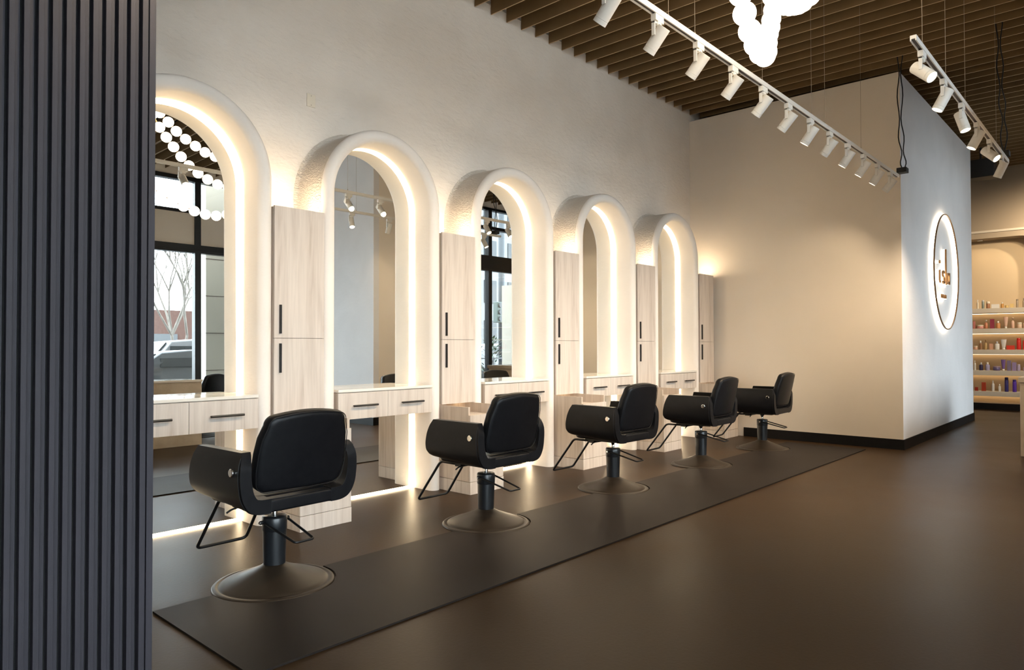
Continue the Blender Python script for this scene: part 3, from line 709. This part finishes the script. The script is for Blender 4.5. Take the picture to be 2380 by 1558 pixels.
# ---------------------------------------------------------------- illuminated sign
SC = Vector((11.19, YR, 2.226)); SR = .80
t = thing('illuminated_sign', 'round back-lit wall sign with bronze ring and the words isla SALON', 'sign', SC)
def ring_band(bm, r0, r1, y0, y1, n=96):
    rs = []
    for r, y in ((r0, y0), (r1, y0), (r1, y1), (r0, y1)): rs.append([bm.verts.new((r*math.cos(2*PI*i/n), y, r*math.sin(2*PI*i/n))) for i in range(n)])
    for i in range(4): bridge(bm, rs[i], rs[(i+1) % 4])
bm = NB(); ring_band(bm, SR-.014, SR, -.062, -.045); obj('ring_face', bm, 'brass_sign', t)
bm = NB(); ring_band(bm, SR-.013, SR-.001, -.0445, -.001); obj('ring_glow', bm, 'signlight', t)
def stroke(pts, w, y0, y1, bm):
    """thick flat stroke in the wall plane (x along the wall, z up)"""
    P = [Vector((p[0], 0, p[1])) for p in pts]; L = []; R = []
    for i, p in enumerate(P):
        d = (P[min(i+1, len(P)-1)]-P[max(i-1, 0)]).normalized(); n = Vector((-d.z, 0, d.x))
        L.append(p+n*w/2); R.append(p-n*w/2)
    a = [[bm.verts.new((q.x, y, q.z)) for q in L] for y in (y0, y1)]; b = [[bm.verts.new((q.x, y, q.z)) for q in R] for y in (y0, y1)]
    bridge(bm, a[0], b[0], False); bridge(bm, a[1], b[1], False); bridge(bm, a[0], a[1], False); bridge(bm, b[0], b[1], False)
    for k in (0, -1): bm.faces.new((a[0][k], a[1][k], b[1][k], b[0][k]))
def circ(cx, cz, r, a0, a1, n=18): return [(cx+r*math.cos(math.radians(a0+(a1-a0)*k/n)), cz+r*math.sin(math.radians(a0+(a1-a0)*k/n))) for k in range(n+1)]
zb, zt = 2.06-SC.z, 2.22-SC.z
LET = {
 'letter_i': [[(-.44, zt), (-.44, zb+.03), (-.425, zb+.008), (-.40, zb)]],
 'letter_s': [[(-.17, zt-.02), (-.205, zt), (-.245, zt-.005), (-.262, zt-.035), (-.245, zt-.065), (-.20, (zt+zb)/2-.004), (-.165, zb+.055), (-.158, zb+.03), (-.178, zb+.004), (-.22, zb-.002), (-.262, zb+.015)]],
 'letter_l': [[(-.05, 2.535-SC.z), (-.05, zb+.03), (-.035, zb+.008), (-.01, zb)]],
 'letter_a': [circ(.095, (zt+zb)/2, .066, 20, 380), [(.168, zt), (.168, zb)]],
}
for n_, sts in LET.items():
    bm = NB(); bg = NB()
    for st in sts: stroke(st, .030, -.060, -.040, bm); stroke(st, .028, -.0395, -.001, bg)
    lo = obj(n_, bm, 'brass_sign', t); obj('letter_glow', bg, 'signlight', lo)
bm = NB(); lathe(bm, [(.021, -.060), (.021, -.040)], (-.44, 0, zt+.11), 24, (0, 1, 0)); lo = obj('letter_dot', bm, 'brass_sign', t)
bm = NB(); lathe(bm, [(.020, -.0395), (.020, -.001)], (-.44, 0, zt+.11), 24, (0, 1, 0)); obj('letter_glow', bm, 'signlight', lo)
def word(txt, x0, z0, size, y0, y1, mat, parent, name, spacing=1.5):
    x = x0
    for chh in txt:
        cu = bpy.data.curves.new('txt', 'FONT'); cu.body = chh; cu.size = size; cu.extrude = abs(y1-y0)/2; cu.offset = .0015
        tmp = bpy.data.objects.new('txt', cu); C.objects.link(tmp)
        dg = bpy.context.evaluated_depsgraph_get(); me = bpy.data.meshes.new_from_object(tmp.evaluated_get(dg)); bpy.data.objects.remove(tmp)
        R = Matrix.Rotation(PI/2, 4, 'X'); me.transform(R)
        wd = max(v.co.x for v in me.vertices)
        me.transform(Matrix.Translation((x, (y0+y1)/2, z0)))
        me.materials.clear(); me.materials.append(MT[mat])
        o = bpy.data.objects.new(name+chh.lower(), me); C.objects.link(o); o.parent = parent
        x += wd*spacing
word('SALON', -.355, 1.852-SC.z, .072, -.058, -.040, 'brass_sign', t, 'letter_', 1.38)
bm = NB(); box(bm, -.36, .03, -.038, -.001, 1.850-SC.z, 1.902-SC.z); obj('word_glow', bm, 'signlight', t)

# ---------------------------------------------------------------- reception desk at right edge
t = thing('reception_desk', 'travertine reception desk whose end shows at the right edge of the view', 'desk', (9.30, 1.025, 0))
bm = NB(); box(bm, 0, 2.4, -.75, 0, 0, .80); obj('desk_front', bm, 'travertine', t, bevel=.006)
bm = NB(); box(bm, -.012, 2.42, -.78, .012, .80, .86); obj('desk_top', bm, 'travertine', t, bevel=.006)
t = thing('console_table', 'grey-brown stone console seen in the nearest mirror below the windows', 'table', (2.6, -.42, 0))
bm = NB(); box(bm, 0, 1.42, 0, .60, 0, .82); obj('table_body', bm, 'travertine', t, bevel=.005)
bm = NB(); box(bm, -.01, 1.43, -.01, .61, .82, .85); obj('table_top', bm, 'stone_top', t, bevel=.004)
# arched brass framed standing mirror on that console
t = thing('standing_mirror', 'arched brass framed mirror standing on the stone console', 'mirror', (2.95, .0, .85))
pth = [(-.34, 0, .02), (-.34, 0, 1.25)]+[(.34*math.cos(PI-PI*k/20), 0, 1.25+.34*math.sin(PI*k/20)) for k in range(1, 20)]+[(.34, 0, 1.25), (.34, 0, .02)]
bm = NB(); tube(bm, pth, .022, 10); obj('brass_frame', bm, 'brass', t, smooth=True)
bm = NB(); a = [bm.verts.new(p) for p in pth]; b_ = [bm.verts.new((p[0], -.01, p[2])) for p in pth]; bm.faces.new(a); bm.faces.new(b_[::-1]); bridge(bm, a, b_); obj('mirror_glass', bm, 'mirror', t)

# ---------------------------------------------------------------- window facades
def facade(nm, x0, x1, y, mull, z_sill, hdr, clear, facing=1):
    """black frames: low glazing up to hdr[0], spandrel hdr[0]..hdr[1] (beige), clerestory up to 4.36"""
    th = .14
    b = NB(); box(b, x0, x1, y-th, y, 0, z_sill); box(b, x0, x1, y-th, y, 4.40, ZTOP)
    if clear: box(b, x0, x1, y-th, y, hdr[1], clear)
    w = struct(obj('wall_'+nm, b, 'beige'))
    return w
struct(facade('window_side', -3.2, BX0, -3.42, [], .30, (3.08, 3.19), 3.76))
struct(facade('entrance', XF+.2, 13.0, -1.82, [], .12, (3.0, 3.24), None)); struct(bxo('wall_entrance_side', 13.0, XB+.3, -1.96, -1.82, 0, ZTOP, 'beige'))
b = NB(); box(b, XF+.1, XF+.24, -3.42, -1.68, 0, ZTOP); box(b, BX1-.1, XF+.1, -3.56, -3.42, 0, ZTOP); struct(obj('wall_step', b, 'beige'))
wn_ = 0
def window(x0, x1, y, bands, trans, fr=.055):
    global wn_; wn_ += 1
    w = bpy.data.objects.new('window_%d' % wn_, None); C.objects.link(w); w.location = (x0, y, 0); w['kind'] = 'structure'
    bm = NB(); L = x1-x0
    z0, z1 = bands[0][0], bands[-1][1]
    for x in (0, L-fr): box(bm, x, x+fr, -.10, .03, z0, z1)
    for a, c in bands:
        box(bm, fr, L-fr, -.10, .03, a, a+fr); box(bm, fr, L-fr, -.10, .03, c-fr, c)
    for a, c in trans: box(bm, 0, L, -.10, .035, a, c)
    obj('window_frame', bm, 'frame', w)
    for a, c in bands:
        bm = NB(); box(bm, fr, L-fr, -.04, -.034, a+fr, c-fr); obj('window_pane', bm, 'glass', w)
for x0, x1 in ((-3.1, -.9), (-.9, 1.3), (1.3, 3.45), (3.45, 5.52), (5.52, 6.44)):
    window(x0, x1, -3.42, [(.30, 3.10), (3.76, 4.40)], [(3.08, 3.19), (4.36, 4.42)])
for x0, x1 in ((9.25, 11.48), (11.48, 13.0)):
    window(x0, x1, -1.82, [(.12, 3.0), (3.24, 4.40)], [(2.98, 3.26), (3.90, 3.97)])

# ---------------------------------------------------------------- outside, seen in the mirrors
MT['asphalt'] = noisy('asphalt', (.07, .07, .073), (.09, .09, .092), 3, .9)
MT['bld'] = plain('white_stucco', (.13, .13, .13), .8); MT['bldwin'] = plain('apartment_glass', (.012, .015, .018), .15)
MT['brick'] = noisy('brick', (.05, .022, .015), (.075, .036, .026), 9, .85); MT['siding'] = plain('cream_siding', (.34, .31, .26), .7)
MT['bark'] = noisy('pale_bark', (.10, .085, .07), (.17, .15, .13), 6, .85); MT['car_w'] = plain('white_car_paint', (.11, .11, .115), .25)
MT['car_g'] = plain('silver_car_paint', (.05, .053, .058), .25, .2); MT['tyre'] = plain('tyre', (.02, .02, .02), .8); MT['leaf'] = plain('evergreen_leaf', (.012, .03, .012), .7)
MT['pole'] = plain('grey_pole', (.03, .035, .04), .6); MT['signal'] = plain('signal_green', (.03, .05, .045), .5)
bm = NB(); box(bm, -30, 50, -45, -3.6, -.25, -.13); tag(obj('street', bm, 'asphalt'), 'grey asphalt street outside the windows', 'street')
def building(name, x0, x1, y0, y1, z1, mat, label, wins):
    t = thing(name, label, 'building', (x0, y1, -.125))
    bm = NB(); box(bm, 0, x1-x0, y0-y1, 0, 0, z1); obj('facade', bm, mat, t)
    for (a, b_, c, d) in wins:
        bm = NB(); box(bm, a, b_, .0, .06, c, d); obj('window', bm, 'bldwin', t)
    return t
building('apartment_building', 20, 52, -34, -27, 13, 'bld', 'white apartment building across the street with dark square windows', [(x, x+1.3, z, z+1.7) for x in (2, 5.5, 9, 11.6, 14.2, 16.8, 19.4, 23, 27) for z in (1.6, 4.6, 7.6, 10.4)])
building('brick_building', 10.5, 19.5, -38, -30, 3.9, 'brick', 'low red brick building behind the bare tree', [(x, x+1.4, 1.2, 2.6) for x in (1, 4, 7)])
sb = building('siding_wall_building', 6.2, 9.6, -4.9, -4.6, 7, 'siding', 'cream panelled outer wall beside the window', [])
for z in (1.0, 1.75, 2.5, 3.25, 4.0, 4.75, 5.5):
    b = NB(); box(b, -.004, 3.4, 0, .004, z, z+.014); obj('panel_joint', b, 'gapdark', sb)
def tree(x, y, seed, lab):
    rnd = random.Random(seed); bm = NB()
    def br(p, d, L, r, dep):
        q = p+d*L; tube(bm, [p, p.lerp(q, .5)+Vector((rnd.uniform(-.04, .04)*L, rnd.uniform(-.04, .04)*L, 0)), q], [r, r*.82, r*.65], 6, cap=False)
        if dep == 0: return
        for k in range(3 if dep > 2 else 2):
            a = rnd.uniform(0, 2*PI); nd = (d+Vector((math.cos(a), math.sin(a), .2))*rnd.uniform(.3, .6)).normalized()
            br(q, nd, L*rnd.uniform(.62, .82), r*.6, dep-1)
    for k in range(3):
        a = k*2.1+.4; br(Vector((0, 0, 0)), Vector((math.cos(a)*.14, math.sin(a)*.14, 1)).normalized(), 1.9, .055, 5)
    t = obj('bare_tree', bm, 'bark', loc=(x, y, -.09), smooth=True); tag(t, lab, 'tree', 'bare street trees')
tree(8.3, -11.2, 3, 'pale bare branching tree outside, seen in the nearest mirror')
tree(13.5, -16.5, 9, 'bare tree farther down the street outside the windows')
def car(x, y, rz, mat, lab, big):
    t = thing('parked_car', lab, 'car', (x, y, -.13), rz, 'cars parked outside')
    hh = 1.75 if big else 1.45
    prof = [(-2.2, .35), (-2.25, .75), (-2.1, .95), (-1.5, 1.02), (-.9, hh-.05), (-.3, hh), (.9, hh-.02), (1.7, 1.1), (2.2, 1.0), (2.25, .4)]
    bm = NB(); L = [bm.verts.new((a, -.88 if z < 1.05 else -.72, z)) for a, z in prof]; R = [bm.verts.new((a, .88 if z < 1.05 else .72, z)) for a, z in prof]
    bridge(bm, L, R); bm.faces.new(L); bm.faces.new(R[::-1]); obj('car_body', bm, mat, t, bevel=.05)
    for s in (-1, 1):
        bm = NB(); box(bm, -.95, .95, s*.80-.015, s*.80+.015, 1.08, hh-.18); obj('side_window', bm, 'bldwin', t)
    bm = NB(); a = [bm.verts.new(v) for v in ((-1.48, -.68, 1.06), (-1.48, .68, 1.06), (-.96, .62, hh-.10), (-.96, -.62, hh-.10))]; c_ = [bm.verts.new(v.co+Vector((-.03, 0, .02))) for v in a]; bm.faces.new(a); bm.faces.new(c_[::-1]); bridge(bm, a, c_); obj('windscreen', bm, 'bldwin', t)
    for xx in (-1.4, 1.4):
        for s in (-1, 1):
            bm = NB(); lathe(bm, [(.2, -.1), (.34, -.1), (.34, .1), (.2, .1)], (xx, s*.82, .34), 24, (0, 1, 0)); obj('wheel', bm, 'tyre', t, smooth=False)
t = thing('brick_pier', 'pale brick pier outside, at the edge of the middle mirror', 'pier', (13.9, -3.4, -.13))
bm = NB(); box(bm, 0, .9, -.3, .3, 0, 3.0); obj('pier_body', bm, 'siding', t)
t = thing('street_railing', 'black metal railing along the pavement outside', 'railing', (11.5, -4.6, -.13))
bm = NB()
for z in (.55, .98): box(bm, 0, 9, -.02, .02, z, z+.04)
obj('top_rail', bm, 'frame', t)
for k in range(7):
    bm = NB(); box(bm, k*1.5-.02, k*1.5+.02, -.02, .02, 0, 1.0); obj('post', bm, 'frame', t)
car(6.9, -6.9, .05, 'car_g', 'silver car parked just outside the windows', False)
car(8.0, -9.3, .0, 'car_w', 'white sport utility car parked behind the silver car', True)
car(20.0, -10.0, .1, 'car_w', 'white car on the street, seen low in the middle arch mirror', False)
t = thing('traffic_light', 'traffic light on a grey pole outside, seen in the middle arch mirror', 'traffic light', (17.4, -7.0, -.13))
bm = NB(); tube(bm, [(0, 0, 0), (0, 0, 6.5)], .11, 12); obj('pole', bm, 'pole', t, smooth=True)
bm = NB(); box(bm, -.42, -.16, .0, .2, 2.15, 2.85); obj('signal_head', bm, 'signal', t, bevel=.02)
for z in (2.27, 2.50, 2.73):
    bm = NB(); lathe(bm, [(.08, 0), (.09, .07)], (-.29, .20, z), 16, (0, 1, 0)); obj('signal_lens', bm, 'pole', t)
bm = NB(); rn = random.Random(4)
for k in range(260):
    a = rn.uniform(0, 2*PI); r = rn.uniform(0, .5); z = rn.uniform(.1, 1.6); p = Vector((r*math.cos(a)*(1.2-z/2), r*math.sin(a)*(1.2-z/2), z)); d = Vector((math.cos(a), math.sin(a), rn.uniform(.2, 1))).normalized()*.16
    u, v = frame_of(d); bm.faces.new([bm.verts.new(p), bm.verts.new(p+d*.5+u*.03), bm.verts.new(p+d), bm.verts.new(p+d*.5-u*.03)])
tag(obj('evergreen_shrub', bm, 'leaf', loc=(15.9, -6.0, -.13)), 'green evergreen shrub beside the traffic light pole outside', 'shrub')
